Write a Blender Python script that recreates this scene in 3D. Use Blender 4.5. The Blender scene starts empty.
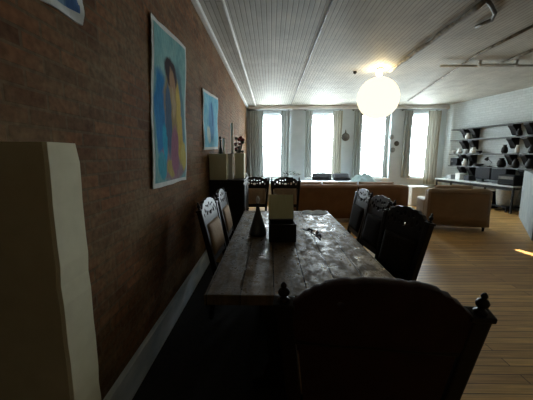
import bpy, bmesh, math, random
from mathutils import Vector, Matrix
random.seed(7)
PI = math.pi
sc = bpy.context.scene
COL = sc.collection
R = math.radians

# ------------------------------------------------------------------ camera
EYE = 1.48; FPX = 300.0; PITCH = math.atan(45/FPX); YAW = math.atan(4.5/FPX)
cd = bpy.data.cameras.new('camera'); cam = bpy.data.objects.new('camera', cd); COL.objects.link(cam)
cd.sensor_width = 36; cd.lens = 36*FPX/533; cd.clip_start = .02
cam.location = (0, 0, EYE); cam.rotation_euler = (PI/2-PITCH, 0, YAW)
sc.camera = cam
CM = cam.rotation_euler.to_matrix()
def at(u, v, Y):
    d = CM @ Vector((u-266.5, -(v-200), -FPX)); k = Y/d.y
    return Vector((d.x*k, Y, EYE+d.z*k))

# ------------------------------------------------------------------ materials
def mat(name, col, rough=.6, metal=0, spec=.5):
    m = bpy.data.materials.new(name); m.use_nodes = True
    b = m.node_tree.nodes['Principled BSDF']
    b.inputs['Base Color'].default_value = (*col, 1); b.inputs['Roughness'].default_value = rough
    b.inputs['Metallic'].default_value = metal; b.inputs['Specular IOR Level'].default_value = spec
    return m
class N:
    """small node helper"""
    def __init__(s, m): s.t = m.node_tree; s.b = s.t.nodes.get('Principled BSDF')
    def n(s, typ, **kw):
        x = s.t.nodes.new(typ)
        for k, v in kw.items(): setattr(x, k, v)
        return x
    def l(s, a, b): s.t.links.new(a, b)
    def coord(s, order='xyz', scale=(1, 1, 1)):
        tc = s.n('ShaderNodeTexCoord'); sp = s.n('ShaderNodeSeparateXYZ'); cb = s.n('ShaderNodeCombineXYZ')
        s.l(tc.outputs['Object'], sp.inputs[0])
        for i, c in enumerate(order): s.l(sp.outputs['xyz'.index(c)], cb.inputs[i])
        mp = s.n('ShaderNodeMapping'); mp.inputs['Scale'].default_value = scale
        s.l(cb.outputs[0], mp.inputs[0]); return mp.outputs[0]
    def noise(s, vec, scale=5, detail=4, rough=.55):
        x = s.n('ShaderNodeTexNoise'); x.inputs['Scale'].default_value = scale
        x.inputs['Detail'].default_value = detail; x.inputs['Roughness'].default_value = rough
        s.l(vec, x.inputs['Vector']); return x.outputs['Fac']
    def ramp(s, fac, stops):
        x = s.n('ShaderNodeValToRGB'); e = x.color_ramp.elements
        while len(e) < len(stops): e.new(.5)
        for q, (p, c) in zip(e, stops): q.position = p; q.color = (*c, 1)
        s.l(fac, x.inputs[0]); return x.outputs[0]
    def mix(s, fac, a, b, mode='MIX'):
        x = s.n('ShaderNodeMix', data_type='RGBA', blend_type=mode)
        if isinstance(fac, (int, float)): x.inputs[0].default_value = fac
        else: s.l(fac, x.inputs[0])
        for v, i in ((a, 6), (b, 7)):
            if isinstance(v, tuple): x.inputs[i].default_value = (*v, 1)
            else: s.l(v, x.inputs[i])
        return x.outputs[2]
    def bump(s, h, strength=.3, dist=.01):
        x = s.n('ShaderNodeBump'); x.inputs['Strength'].default_value = strength; x.inputs['Distance'].default_value = dist
        s.l(h, x.inputs['Height']); s.l(x.outputs[0], s.b.inputs['Normal'])
    def col(s, c): s.l(c, s.b.inputs['Base Color'])

def noisy(name, c1, c2, rough=.6, scale=6, stretch=(1, 1, 1), bump=.15, metal=0, spec=.5):
    m = mat(name, c1, rough, metal, spec); k = N(m); v = k.coord(scale=stretch)
    f = k.noise(v, scale); k.col(k.ramp(f, [(.3, c1), (.7, c2)])); k.bump(f, bump, .004); return m

def brick(name, order, c1, c2, mortar, w=.21, h=.068, rough=.85, bump=.6, blotch=None, off=.5, ms=.008, grain=.5):
    m = mat(name, c1, rough, 0, .06); k = N(m); v = k.coord(order)
    b = k.n('ShaderNodeTexBrick'); b.offset = off
    b.inputs['Scale'].default_value = 1; b.inputs['Brick Width'].default_value = w; b.inputs['Row Height'].default_value = h
    b.inputs['Mortar Size'].default_value = ms; b.inputs['Mortar Smooth'].default_value = .2
    b.inputs['Color1'].default_value = (*c1, 1); b.inputs['Color2'].default_value = (*c2, 1); b.inputs['Mortar'].default_value = (*mortar, 1)
    k.l(v, b.inputs['Vector'])
    f = k.noise(v, 2.2, 6, .65); c = b.outputs['Color']
    if blotch: c = k.mix(k.ramp(f, [(.42, (0, 0, 0)), (.72, (1, 1, 1))]), c, blotch)
    f2 = k.noise(v, 30, 3); c = k.mix(grain, c, k.ramp(f2, [(.3, (.35, .35, .35)), (.7, (1.35, 1.35, 1.35))]), 'MULTIPLY')
    k.col(c)
    inv = k.n('ShaderNodeMath', operation='SUBTRACT'); inv.inputs[0].default_value = 1; k.l(b.outputs['Fac'], inv.inputs[1])
    k.bump(inv.outputs[0], bump, .008); return m

M = {}
M['brick'] = brick('old_brick', 'yzx', (.24, .11, .05), (.12, .058, .028), (.15, .098, .055), blotch=(.21, .145, .08), w=.2, h=.066, ms=.007)
M['back_brick'] = brick('old_brick_end_wall', 'xzy', (.26, .20, .13), (.19, .15, .10), (.24, .20, .14), w=.2, h=.066)
M['white_brick'] = brick('white_painted_brick', 'yzx', (.60, .64, .64), (.55, .59, .59), (.50, .54, .54), rough=.7, grain=.15)
M['plaster'] = noisy('white_plaster', (.50, .565, .615), (.57, .63, .68), .8, 3)
M['grey_wall'] = noisy('grey_plaster', (.19, .22, .225), (.25, .28, .285), .85, 4)
M['shade_sheet'] = noisy('dark_floor_shade', (.010, .008, .007), (.018, .014, .012), .95, 30)  # near-black colour standing in for deep shade on the floor
M['white_paint'] = noisy('white_gloss_paint', (.70, .71, .69), (.78, .78, .76), .45, 8)
M['base_paint'] = noisy('worn_blue_white_paint', (.48, .58, .62), (.90, .92, .92), .45, 7, (1, .4, 1))
M['cream_plaster'] = noisy('cream_plaster', (.62, .58, .40), (.74, .70, .51), .9, 7, (1, 1, 1), .4)
M['globe_cord'] = mat('cord_white', (.7, .68, .6), .6)
# ceiling: narrow painted boards running down the room, seams across
m = mat('painted_board_ceiling', (.5, .5, .47), .7); k = N(m); v = k.coord('yxz')
b = k.n('ShaderNodeTexBrick'); b.offset = .5
for a_, x_ in (('Scale', 1), ('Brick Width', 2.4), ('Row Height', .062), ('Mortar Size', .008), ('Mortar Smooth', .6)): b.inputs[a_].default_value = x_
b.inputs['Color1'].default_value = (.47, .445, .385, 1); b.inputs['Color2'].default_value = (.42, .40, .345, 1); b.inputs['Mortar'].default_value = (.25, .235, .20, 1)
k.l(v, b.inputs['Vector']); f = k.noise(v, 2.5, 6, .6)
k.col(k.mix(.5, b.outputs['Color'], k.ramp(f, [(.32, (.62, .62, .58)), (.68, (1.12, 1.12, 1.08))]), 'MULTIPLY'))
inv = k.n('ShaderNodeMath', operation='SUBTRACT'); inv.inputs[0].default_value = 1; k.l(b.outputs['Fac'], inv.inputs[1]); k.bump(inv.outputs[0], .5, .01)
M['ceiling'] = m
# floor: honey boards laid across the room
m = mat('honey_floorboards', (.3, .17, .07), .42, 0, .35); k = N(m); v = k.coord('xyz')
b = k.n('ShaderNodeTexBrick'); b.offset = .37
for a_, x_ in (('Scale', 1), ('Brick Width', 1.7), ('Row Height', .085), ('Mortar Size', .004), ('Mortar Smooth', .3)): b.inputs[a_].default_value = x_
b.inputs['Color1'].default_value = (.72, .44, .16, 1); b.inputs['Color2'].default_value = (.46, .265, .09, 1); b.inputs['Mortar'].default_value = (.10, .055, .02, 1)
k.l(v, b.inputs['Vector']); v2 = k.coord('xyz', (1.2, 22, 1)); f = k.noise(v2, 2.2, 5)
k.col(k.mix(.7, b.outputs['Color'], k.ramp(f, [(.32, (.5, .47, .42)), (.68, (1.2, 1.15, 1.05))]), 'MULTIPLY'))
inv = k.n('ShaderNodeMath', operation='SUBTRACT'); inv.inputs[0].default_value = 1; k.l(b.outputs['Fac'], inv.inputs[1]); k.bump(inv.outputs[0], .25, .004)
M['floor'] = m
# table top: dark rustic planks with a worn sheen
m = mat('rustic_table_wood', (.1, .06, .035), .28); k = N(m)
v = k.coord('yxz'); b = k.n('ShaderNodeTexBrick'); b.offset = 0
for a_, x_ in (('Scale', 1), ('Brick Width', 9), ('Row Height', .175), ('Mortar Size', .003), ('Mortar Smooth', .3)): b.inputs[a_].default_value = x_
b.inputs['Color1'].default_value = (.15, .098, .048, 1); b.inputs['Color2'].default_value = (.095, .062, .030, 1); b.inputs['Mortar'].default_value = (.015, .01, .006, 1)
k.l(v, b.inputs['Vector']); f = k.noise(k.coord('yxz', (1, 7, 1)), 3, 6, .65)
k.col(k.mix(.8, b.outputs['Color'], k.ramp(f, [(.3, (.4, .4, .4)), (.7, (1.3, 1.25, 1.15))]), 'MULTIPLY'))
f3 = k.noise(k.coord('xyz', (1, .6, 1)), 19, 7, .7); rr = k.ramp(f3, [(.38, (.22, .22, .22)), (.62, (.8, .8, .8))]); k.l(rr, k.b.inputs['Roughness'])
k.bump(f3, .45, .006); k.b.inputs['Specular IOR Level'].default_value = .16; M['table'] = m
M['dark_wood'] = noisy('dark_carved_wood', (.008, .005, .004), (.017, .010, .007), .34, 8, (1, 1, 6), spec=.3)
M['red_wood'] = noisy('dark_red_leather', (.034, .013, .009), (.055, .021, .014), .6, 9, spec=.2)
M['shaded_tan'] = noisy('tan_fabric_shaded', (.022, .015, .011), (.034, .024, .017), .9, 40, spec=.1)  # tan upholstery with the shade of the right-hand chairs put into its colour
M['tan'] = noisy('tan_woven_fabric', (.34, .23, .14), (.44, .31, .19), .85, 40)
M['black_wood'] = noisy('black_cabinet_wood', (.010, .008, .007), (.018, .014, .012), .5, 6, (1, 1, 5), spec=.3)
M['leather'] = noisy('brown_leather', (.22, .105, .042), (.29, .145, .06), .5, 5, (1, 1, 1), .25)
M['leather2'] = noisy('olive_brown_leather', (.25, .16, .085), (.32, .21, .115), .55, 4, (1, 1, 1), .25)
M['black'] = noisy('black_painted_metal', (.008, .008, .009), (.014, .014, .015), .55, 10, spec=.2)
M['black_plastic'] = mat('black_plastic', (.006, .007, .009), .6, 0, .12)
M['screen'] = mat('dark_screen_glass', (.004, .005, .008), .45, 0, .12)
M['grey_shelf'] = noisy('grey_shelf_board', (.045, .05, .05), (.07, .075, .075), .6, 6)
M['desk_top'] = noisy('pale_desk_top', (.55, .58, .6), (.62, .65, .67), .3, 5)
M['white_ceramic'] = mat('white_ceramic', (.78, .79, .78), .25)
M['grey_ceramic'] = mat('grey_ceramic', (.28, .30, .31), .35)
M['cream_box'] = noisy('cream_card', (.82, .76, .47), (.88, .83, .56), .8, 5, (1, 1, .3))
M['white_box'] = noisy('off_white_card', (.82, .82, .76), (.88, .88, .83), .8, 5)
M['cream_lid'] = noisy('cream_felt_lining', (.82, .77, .43), (.88, .84, .52), .85, 8, (6, 1, 1))
M['fabric_white'] = noisy('white_linen', (.74, .77, .78), (.82, .84, .85), .85, 14)
M['blanket'] = noisy('pale_blue_throw', (.45, .58, .60), (.62, .72, .73), .9, 20)
M['dark_cushion'] = noisy('charcoal_blue_cushion', (.018, .022, .030), (.032, .038, .048), .85, 20)
M['pipe'] = noisy('painted_pipe', (.42, .41, .37), (.52, .51, .47), .6, 5)
M['dark_pipe'] = noisy('dark_grey_conduit', (.05, .047, .042), (.11, .10, .09), .6, 9)
M['rust_pipe'] = noisy('flaking_pipe', (.07, .06, .045), (.32, .30, .25), .75, 9, (1, 1, 1), .5)
M['wax'] = mat('white_wax', (.78, .74, .66), .5)
M['red'] = noisy('dark_red_petal', (.16, .012, .02), (.26, .02, .03), .6, 20)
M['leaf'] = noisy('dark_leaf', (.012, .022, .012), (.025, .040, .02), .6, 12)
M['pale_leaf'] = noisy('pale_grey_green_leaf', (.30, .42, .38), (.42, .52, .47), .6, 12)
M['bottle'] = mat('dark_bottle_glass', (.010, .016, .011), .12)
M['smoke'] = mat('smoky_glass', (.055, .055, .055), .08)
M['stopper'] = mat('pale_frosted_stopper', (.55, .54, .48), .3)
M['canvas_edge'] = noisy('unpainted_canvas', (.52, .54, .52), (.62, .63, .60), .85, 20)
M['sprig'] = noisy('dried_black_sprig', (.010, .009, .008), (.022, .018, .014), .6, 20)
M['basket'] = noisy('grey_wire_basket', (.30, .31, .30), (.38, .39, .38), .6, 30)
M['sun_mask'] = mat('opaque_sun_mask', (.5, .48, .42), .8)  # for the added panel in the side window
# curtains: thin cloth that passes daylight
def cloth(name, c, through, transp=0.0):
    m = bpy.data.materials.new(name); m.use_nodes = True; t = m.node_tree; t.nodes.clear()
    o = t.nodes.new('ShaderNodeOutputMaterial'); d = t.nodes.new('ShaderNodeBsdfDiffuse'); tr = t.nodes.new('ShaderNodeBsdfTranslucent'); mx = t.nodes.new('ShaderNodeMixShader')
    n = t.nodes.new('ShaderNodeTexNoise'); n.inputs['Scale'].default_value = 60; rp = t.nodes.new('ShaderNodeValToRGB')
    rp.color_ramp.elements[0].color = (*[x*.85 for x in c], 1); rp.color_ramp.elements[1].color = (*c, 1)
    t.links.new(n.outputs['Fac'], rp.inputs[0])
    for s_ in (d, tr): t.links.new(rp.outputs[0], s_.inputs['Color'])
    mx.inputs[0].default_value = through
    t.links.new(d.outputs[0], mx.inputs[1]); t.links.new(tr.outputs[0], mx.inputs[2])
    t.links.new(mx.outputs[0], o.inputs[0]); return m
M['curtain'] = cloth('grey_green_curtain', (.34, .365, .35), .05)
M['sheer'] = cloth('cream_curtain', (.42, .41, .35), .06)
# window glass: mostly clear
m = bpy.data.materials.new('window_glass'); m.use_nodes = True; t = m.node_tree; t.nodes.clear()
o_ = t.nodes.new('ShaderNodeOutputMaterial'); tr = t.nodes.new('ShaderNodeBsdfTransparent'); gl = t.nodes.new('ShaderNodeBsdfGlossy'); mx = t.nodes.new('ShaderNodeMixShader')
gl.inputs['Roughness'].default_value = .02; mx.inputs[0].default_value = .05; tr.inputs['Color'].default_value = (.96, .98, .98, 1)
t.links.new(tr.outputs[0], mx.inputs[1]); t.links.new(gl.outputs[0], mx.inputs[2]); t.links.new(mx.outputs[0], o_.inputs[0]); M['glass'] = m
def emis(name, c, s):
    m = bpy.data.materials.new(name); m.use_nodes = True; t = m.node_tree; t.nodes.clear()
    o = t.nodes.new('ShaderNodeOutputMaterial'); e = t.nodes.new('ShaderNodeEmission'); e.inputs[0].default_value = (*c, 1); e.inputs[1].default_value = s
    t.links.new(e.outputs[0], o.inputs[0]); return m
M['lamp'] = emis('lit_paper_globe', (1, .92, .70), 1.3)
M['bulb'] = emis('lit_bulb', (1, .78, .42), 240)

# ------------------------------------------------------------------ mesh helpers
def box(bm, x0, x1, y0, y1, z0, z1, bev=0, mx=None, seg=2):
    g = bmesh.ops.create_cube(bm, size=1); vs = g['verts']
    for v in vs: v.co = Vector(((x0+x1)/2+v.co.x*(x1-x0), (y0+y1)/2+v.co.y*(y1-y0), (z0+z1)/2+v.co.z*(z1-z0)))
    if bev:
        es = list({e for v in vs for e in v.link_edges})
        r = bmesh.ops.bevel(bm, geom=es, offset=bev, segments=seg, profile=.6, affect='EDGES')
        vs = list({v for f in r['faces'] for v in f.verts} | {v for v in vs if v.is_valid})
    if mx: bmesh.ops.transform(bm, matrix=mx, verts=[v for v in vs if v.is_valid])
    return bm
def lathe(bm, prof, n=20, base=(0, 0, 0), mx=None):
    """prof: (radius, z) from bottom to top"""
    rings = []
    for r, z in prof:
        ring = []
        for i in range(n):
            a = 2*PI*i/n; p = Vector((base[0]+max(r, 1e-4)*math.cos(a), base[1]+max(r, 1e-4)*math.sin(a), base[2]+z))
            ring.append(bm.verts.new(mx @ p if mx else p))
        rings.append(ring)
    for a, b in zip(rings, rings[1:]):
        for i in range(n): f = bm.faces.new((a[i], a[(i+1) % n], b[(i+1) % n], b[i])); f.smooth = True
    bm.faces.new(rings[0][::-1]); bm.faces.new(rings[-1])
    return bm
def tube(bm, pts, r, n=10):
    pts = [Vector(p) for p in pts]; rings = []; up = Vector((0, 0, 1))
    for i, p in enumerate(pts):
        d = (pts[min(i+1, len(pts)-1)]-pts[max(i-1, 0)]).normalized()
        a = d.cross(up); a = d.cross(Vector((1, 0, 0))) if a.length < .05 else a
        a.normalize(); b = d.cross(a); rr = r[i] if isinstance(r, (list, tuple)) else r
        rings.append([bm.verts.new(p+a*rr*math.cos(2*PI*q/n)+b*rr*math.sin(2*PI*q/n)) for q in range(n)])
    for a, b in zip(rings, rings[1:]):
        for i in range(n): f = bm.faces.new((a[i], a[(i+1) % n], b[(i+1) % n], b[i])); f.smooth = True
    bm.faces.new(rings[0][::-1]); bm.faces.new(rings[-1]); return bm
def ball(bm, c, r, sc_=(1, 1, 1), u=20, v=12, jit=0):
    g = bmesh.ops.create_uvsphere(bm, u_segments=u, v_segments=v, radius=1)
    for q in g['verts']:
        k_ = 1+random.uniform(-jit, jit); q.co = Vector((c[0]+q.co.x*r*sc_[0]*k_, c[1]+q.co.y*r*sc_[1]*k_, c[2]+q.co.z*r*sc_[2]*k_))
    for f in bm.faces: f.smooth = True
    return bm
def B(): return bmesh.new()
def obj(name, bm, material, parent=None, label=None):
    bmesh.ops.recalc_face_normals(bm, faces=bm.faces)
    me = bpy.data.meshes.new(name); bm.to_mesh(me); bm.free()
    me.materials.append(M[material] if isinstance(material, str) else material)
    o = bpy.data.objects.new(name, me); COL.objects.link(o)
    if parent: o.parent = parent
    if label: o['label'] = label
    return o
def tag(o, label, cat, group=None):
    o['label'] = label; o['category'] = cat
    if group: o['group'] = group
    return o
def thing(name, label, cat, loc=(0, 0, 0), rz=0, group=None):
    o = bpy.data.objects.new(name, None); o.empty_display_size = .1; COL.objects.link(o)
    o.location = loc; o.rotation_euler = (0, 0, rz); return tag(o, label, cat, group)
def struct(name, bm, m, parent=None):
    o = obj(name, bm, m, parent)
    if not parent: o['kind'] = 'structure'
    return o
def dup(root, loc, rz, label, group=None):
    r = root.copy(); COL.objects.link(r); r.location = loc; r.rotation_euler = (0, 0, rz); r['label'] = label
    if group: r['group'] = group
    for ch in list(root.children):
        c = ch.copy(); COL.objects.link(c); c.parent = r
        for g in ch.children:
            d = g.copy(); COL.objects.link(d); d.parent = c
    return r
def shape2d(outer, holes, thick):
    """a flat outline with holes, extruded; returns bmesh in the XZ plane centred on y=0"""
    cu = bpy.data.curves.new('outline', 'CURVE'); cu.dimensions = '2D'; cu.fill_mode = 'BOTH'; cu.extrude = thick/2; cu.bevel_depth = .003; cu.bevel_resolution = 1
    for pts in [outer]+holes:
        s = cu.splines.new('POLY'); s.points.add(len(pts)-1); s.use_cyclic_u = True
        for p, q in zip(s.points, pts): p.co = (q[0], q[1], 0, 1)
    o = bpy.data.objects.new('outline', cu); COL.objects.link(o)
    bpy.context.view_layer.update()
    me = bpy.data.meshes.new_from_object(o.evaluated_get(bpy.context.evaluated_depsgraph_get()))
    bm = bmesh.new(); bm.from_mesh(me); bpy.data.objects.remove(o); bpy.data.curves.remove(cu); bpy.data.meshes.remove(me)
    bmesh.ops.transform(bm, matrix=Matrix.Rotation(PI/2, 4, 'X'), verts=bm.verts)
    bmesh.ops.remove_doubles(bm, verts=bm.verts, dist=1e-5); return bm
def circ(cx, cz, r, n=12, sx=1, sz=1): return [(cx+r*sx*math.cos(2*PI*i/n), cz+r*sz*math.sin(2*PI*i/n)) for i in range(n)]
def cushion(bm, cx, cy, cz, sx, sy, sz, mx=None):
    """a pillowy block"""
    n = 12; top = {}; 
    def h(i, j):
        a = abs(2*i/n-1); b = abs(2*j/n-1); return (max(0, 1-a**4)*max(0, 1-b**4))**.4
    vt = {}; vb = {}
    for i in range(n+1):
        for j in range(n+1):
            x = cx+(i/n-.5)*sx; y = cy+(j/n-.5)*sy; k_ = h(i, j)*sz/2
            vt[i, j] = bm.verts.new(mx @ Vector((x, y, cz+k_)) if mx else (x, y, cz+k_))
            edge = i in (0, n) or j in (0, n)
            vb[i, j] = vt[i, j] if edge else bm.verts.new(mx @ Vector((x, y, cz-k_)) if mx else (x, y, cz-k_))
    for i in range(n):
        for j in range(n):
            f = bm.faces.new((vt[i, j], vt[i+1, j], vt[i+1, j+1], vt[i, j+1])); f.smooth = True
            q = (vb[i, j], vb[i, j+1], vb[i+1, j+1], vb[i+1, j])
            try: f = bm.faces.new(q); f.smooth = True
            except ValueError: pass
    return bm

# ------------------------------------------------------------------ room shell
XL = -.87; YF = 10.9; CEIL = 3.19; YB = -3.2
CR = Vector((6.14, YF)); Wd = Vector((.165, -.986)).normalized(); Wn = Vector((-Wd.y*-1, 0)) 
Wn = Vector((Wd.y, -Wd.x))            # points into the room
def wp(s, t, z=0): p = CR+Wd*s+Wn*t; return Vector((p.x, p.y, z))
WMX = Matrix.Translation((CR.x, CR.y, 0)) @ Matrix.Rotation(math.atan2(Wd.y, Wd.x), 4, 'Z')   # local x = along wall, local -y... = t
SGN = 1 if (WMX.to_3x3() @ Vector((0, 1, 0))).to_2d().dot(Wn) > 0 else -1
WROT = math.atan2(Wd.y, Wd.x)
bm = box(B(), XL-.3, 9.2, YB-.2, YF+.3, -.1, 0); struct('floor', bm, 'floor')
bm = box(B(), XL-.3, 9.2, YB-.2, YF+.3, CEIL, CEIL+.1); struct('ceiling', bm, 'ceiling')
bm = box(B(), XL-.25, XL, YB-.2, YF+.3, 0, CEIL); struct('wall_left', bm, 'brick')
bm = box(B(), XL, 9.2, YB-.2, YB, 0, CEIL); struct('wall_back', bm, 'back_brick')
# far wall with four window openings
WIN = [(-.36, .62), (1.30, 2.40), (3.2, 4.22), (4.95, 5.78)]
ZS, ZT = .66, 2.92
bm = B(); xs = [XL]+[v for w in WIN for v in w]+[6.14+.3]
for i in range(0, len(xs), 2): box(bm, xs[i], xs[i+1], YF, YF+.3, 0, CEIL)
for a_, b_ in WIN: box(bm, a_, b_, YF, YF+.3, 0, ZS); box(bm, a_, b_, YF, YF+.3, ZT, CEIL)
struct('wall_far', bm, 'plaster')
# right wall, slightly splayed, with one window beyond the frame
SW0, SW1 = 6.42, 7.15; GZ0, GZ1 = .98, 2.1
L_ = 14.6
bm = B()
def wbox(bm, s0, s1, t0, t1, z0, z1, bev=0): return box(bm, s0, s1, SGN*t0 if SGN*t0 < SGN*t1 else SGN*t1, SGN*t1 if SGN*t0 < SGN*t1 else SGN*t0, z0, z1, bev, WMX)
wbox(bm, -.35, SW0, -.25, 0, 0, CEIL); wbox(bm, SW1, L_, -.25, 0, 0, CEIL)
wbox(bm, SW0, SW1, -.25, 0, 0, GZ0); wbox(bm, SW0, SW1, -.25, 0, GZ1, CEIL)
struct('wall_right', bm, 'white_brick')
bm = B(); wbox(bm, SW0, SW1, -.03, -.012, GZ0+.034, GZ1);  # unseen panel, added to trim the sun to a narrow streak
tag(obj('sun_mask_panel', bm, 'sun_mask'), 'unseen opaque panel added in the side window to narrow the sun streak', 'sun_mask')
# low white diagonal partition on the right
A = Vector((6.0, 7.22)); Bp = Vector((4.55, 5.15)); dd = (Bp-A); ln = dd.length
mx = Matrix.Translation((A.x, A.y, 0)) @ Matrix.Rotation(math.atan2(dd.y, dd.x), 4, 'Z')
bm = box(B(), 0, ln, 0, .16, 0, 1.12, .01, mx); struct('wall_partition', bm, 'grey_wall')

# baseboard, cornice, far cornice
bm = box(B(), XL, XL+.025, .95, 4.03, 0, .22, .006); box(bm, XL, XL+.035, .95, 4.03, .20, .225, .004); struct('baseboard_left', bm, 'base_paint')
bm = B(); box(bm, XL, XL+.07, YB, YF, CEIL-.07, CEIL, .015); struct('trim_1', bm, 'white_paint')
bm = B(); box(bm, XL+.05, 6.2, YF-.12, YF, CEIL-.13, CEIL, .03); struct('trim_2', bm, 'white_paint')
bm = B(); box(bm, XL, -.54, YB, YF-.12, CEIL-.03, CEIL-.001, .008); struct('trim_3', bm, 'ceiling')

# windows: frame, sashes, panes
for i, (a_, b_) in enumerate(WIN):
    bm = B(); y0, y1 = YF+.08, YF+.16
    box(bm, a_, a_+.05, y0, y1, ZS, ZT); box(bm, b_-.05, b_, y0, y1, ZS, ZT); box(bm, a_, b_, y0, y1, ZT-.05, ZT); box(bm, a_, b_, y0, y1, ZS, ZS+.05)
    w = obj(f'window_{i+1}', bm, 'white_paint'); w['kind'] = 'structure'
    bm = B(); zm = (ZS+ZT)/2; box(bm, a_+.05, b_-.05, y0+.01, y1-.01, zm-.02, zm+.02); obj('meeting_rail', bm, 'white_paint', w)
    bm = B(); box(bm, a_+.05, b_-.05, y0+.035, y0+.04, ZS+.05, ZT-.05); obj('pane', bm, 'glass', w)
    bm = B(); box(bm, a_-.06, b_+.06, YF-.05, YF+.08, ZS-.04, ZS, .008); obj('window_sill', bm, 'white_paint', w)

# curtains
def curtain(name, u0, u1, zb, zt, m, label, Y=YF-.1, folds=5, top_scale=1.0):
    x0 = at(u0, 150, Y).x; x1 = at(u1, 150, Y).x; n = 60; rows = 14; bm = B(); V = {}
    for j in range(rows+1):
        z = zt+(zb-zt)*j/rows; q = j/rows
        for i in range(n+1):
            s = i/n; amp = .028*(.6+.5*q); x = x0+(x1-x0)*s+.01*math.sin(5*q+s*9)
            V[i, j] = bm.verts.new((x, Y+amp*math.sin(2*PI*folds*s+.6*math.sin(3*q))+.008*math.sin(17*s+4*q), z))
    for i in range(n):
        for j in range(rows): f = bm.faces.new((V[i, j], V[i+1, j], V[i+1, j+1], V[i, j+1])); f.smooth = True
    return tag(obj(name, bm, m), label, 'curtain', 'window curtains')
names = ['first window from the brick wall', 'second window from the brick wall', 'third window, right of the hanging globe', 'fourth window, beside the shelves']
CU = [(248.5, 263.5, 'curtain'), (280.5, 289.5, 'curtain'), (305, 312, 'curtain'), (332, 341.5, 'sheer'), (353, 361, 'curtain'), (383.5, 388, 'curtain'), (402.5, 411, 'curtain'), (425.5, 438.5, 'sheer')]
for i, (u0, u1, m_) in enumerate(CU):
    side = 'left' if i % 2 == 0 else 'right'
    curtain('curtain', u0, u1, .68 if i < 7 else .45, 3.0, m_, f'{"grey-green" if m_ == "curtain" else "cream"} cloth curtain hanging at the {side} of the {names[i//2]}', folds=max(2, int((u1-u0)/2.3)))
for i, (a_, b_) in enumerate(WIN):
    u0 = CU[2*i][0]-1; u1 = CU[2*i+1][1]+1; p0 = at(u0, 112, YF-.1).x; p1 = at(u1, 112, YF-.1).x
    if i == 0: p0 = max(p0, XL+.04)
    if i == 3: p1 = min(p1, 6.02)
    t_ = thing('curtain_rod', f'thin dark rod carrying the curtains of the {names[i]}', 'curtain rod', ((p0+p1)/2, YF-.1, 3.03), 0, 'curtain rods')
    hw = (p1-p0)/2
    obj('rod', tube(B(), [(-hw, 0, 0), (hw, 0, 0)], .011), 'dark_pipe', t_)
    for s in (-1, 1): obj('bracket', box(B(), s*hw*.9-.01, s*hw*.9+.01, 0, .1, -.02, .015), 'dark_pipe', t_)

# ------------------------------------------------------------------ ceiling services
def cpipe(name, pts, r, m, label, cat='pipe', drop=None):
    return tag(obj(name, tube(B(), pts, r), m), label, cat)
zc = CEIL-.03
cpipe('ceiling_conduit', [(.675, YB+.1, CEIL-.014), (.675, YF-.2, CEIL-.014)], .013, 'dark_pipe', 'thin dark conduit running straight down the ceiling over the table', 'conduit')
cpipe('ceiling_pipe', [(-.53, YB+.1, CEIL-.055), (-.53, YF-.2, CEIL-.055)], .024, 'pipe', 'pale pipe running along the ceiling beside the brick wall', 'pipe')
def cp(u, v, dz):
    d = CM @ Vector((u-266.5, -(v-200), -FPX)); k_ = (CEIL-dz-EYE)/d.z; return Vector((d.x*k_, d.y*k_, CEIL-dz))
a_, b_ = cp(389, 72, .04), cp(488, -1, .04)
pts = [a_.lerp(b_, i/14)+Vector((.012*math.sin(i*1.7), 0, .004*math.sin(i*2.3))) for i in range(15)]
cpipe('ceiling_pipe', pts, [.03+.006*math.sin(i*2.1) for i in range(15)], 'rust_pipe', 'flaking pipe on the ceiling leading to the globe lamp', 'pipe')
cpipe('electrical_cable', [cp(*q) for q in ((484, -4, .03), (491, 5, .03), (495, 13, .035), (492, 20, .04), (484, 23, .04), (476, 27, .03))], .022, 'dark_pipe', 'dark looped cable beside the flaking ceiling pipe', 'cable')
cpipe('ceiling_pipe', [cp(408, 101, .022), cp(478, 54, .022), cp(545, 20, .022)], .02, 'rust_pipe', 'thin pipe slanting past the right of the globe lamp to the top right corner', 'pipe')
cpipe('ceiling_pipe', [cp(497, 65, .03), cp(545, 45, .03)], .024, 'rust_pipe', 'rightmost short pipe on the ceiling near the shelf wall', 'pipe')
a_, b_ = cp(440, 66, .07), cp(560, 66, .07)
cpipe('ceiling_pipe', [a_, Vector((b_.x, a_.y, a_.z))], .022, 'pipe', 'pale pipe crossing the ceiling to the right of the globe', 'pipe')
TL = a_.y-.08
t_ = thing('tube_light', 'short white unlit tube light on the ceiling beside the cross pipe', 'tube light', (4.15, TL, CEIL))
obj('tube', tube(B(), [(-.32, 0, -.075), (.32, 0, -.075)], .02), 'white_ceramic', t_)
for s in (-1, 1): obj('socket', box(B(), s*.33-.02, s*.33+.02, -.025, .025, -.1, 0, .004), 'white_paint', t_)

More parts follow.
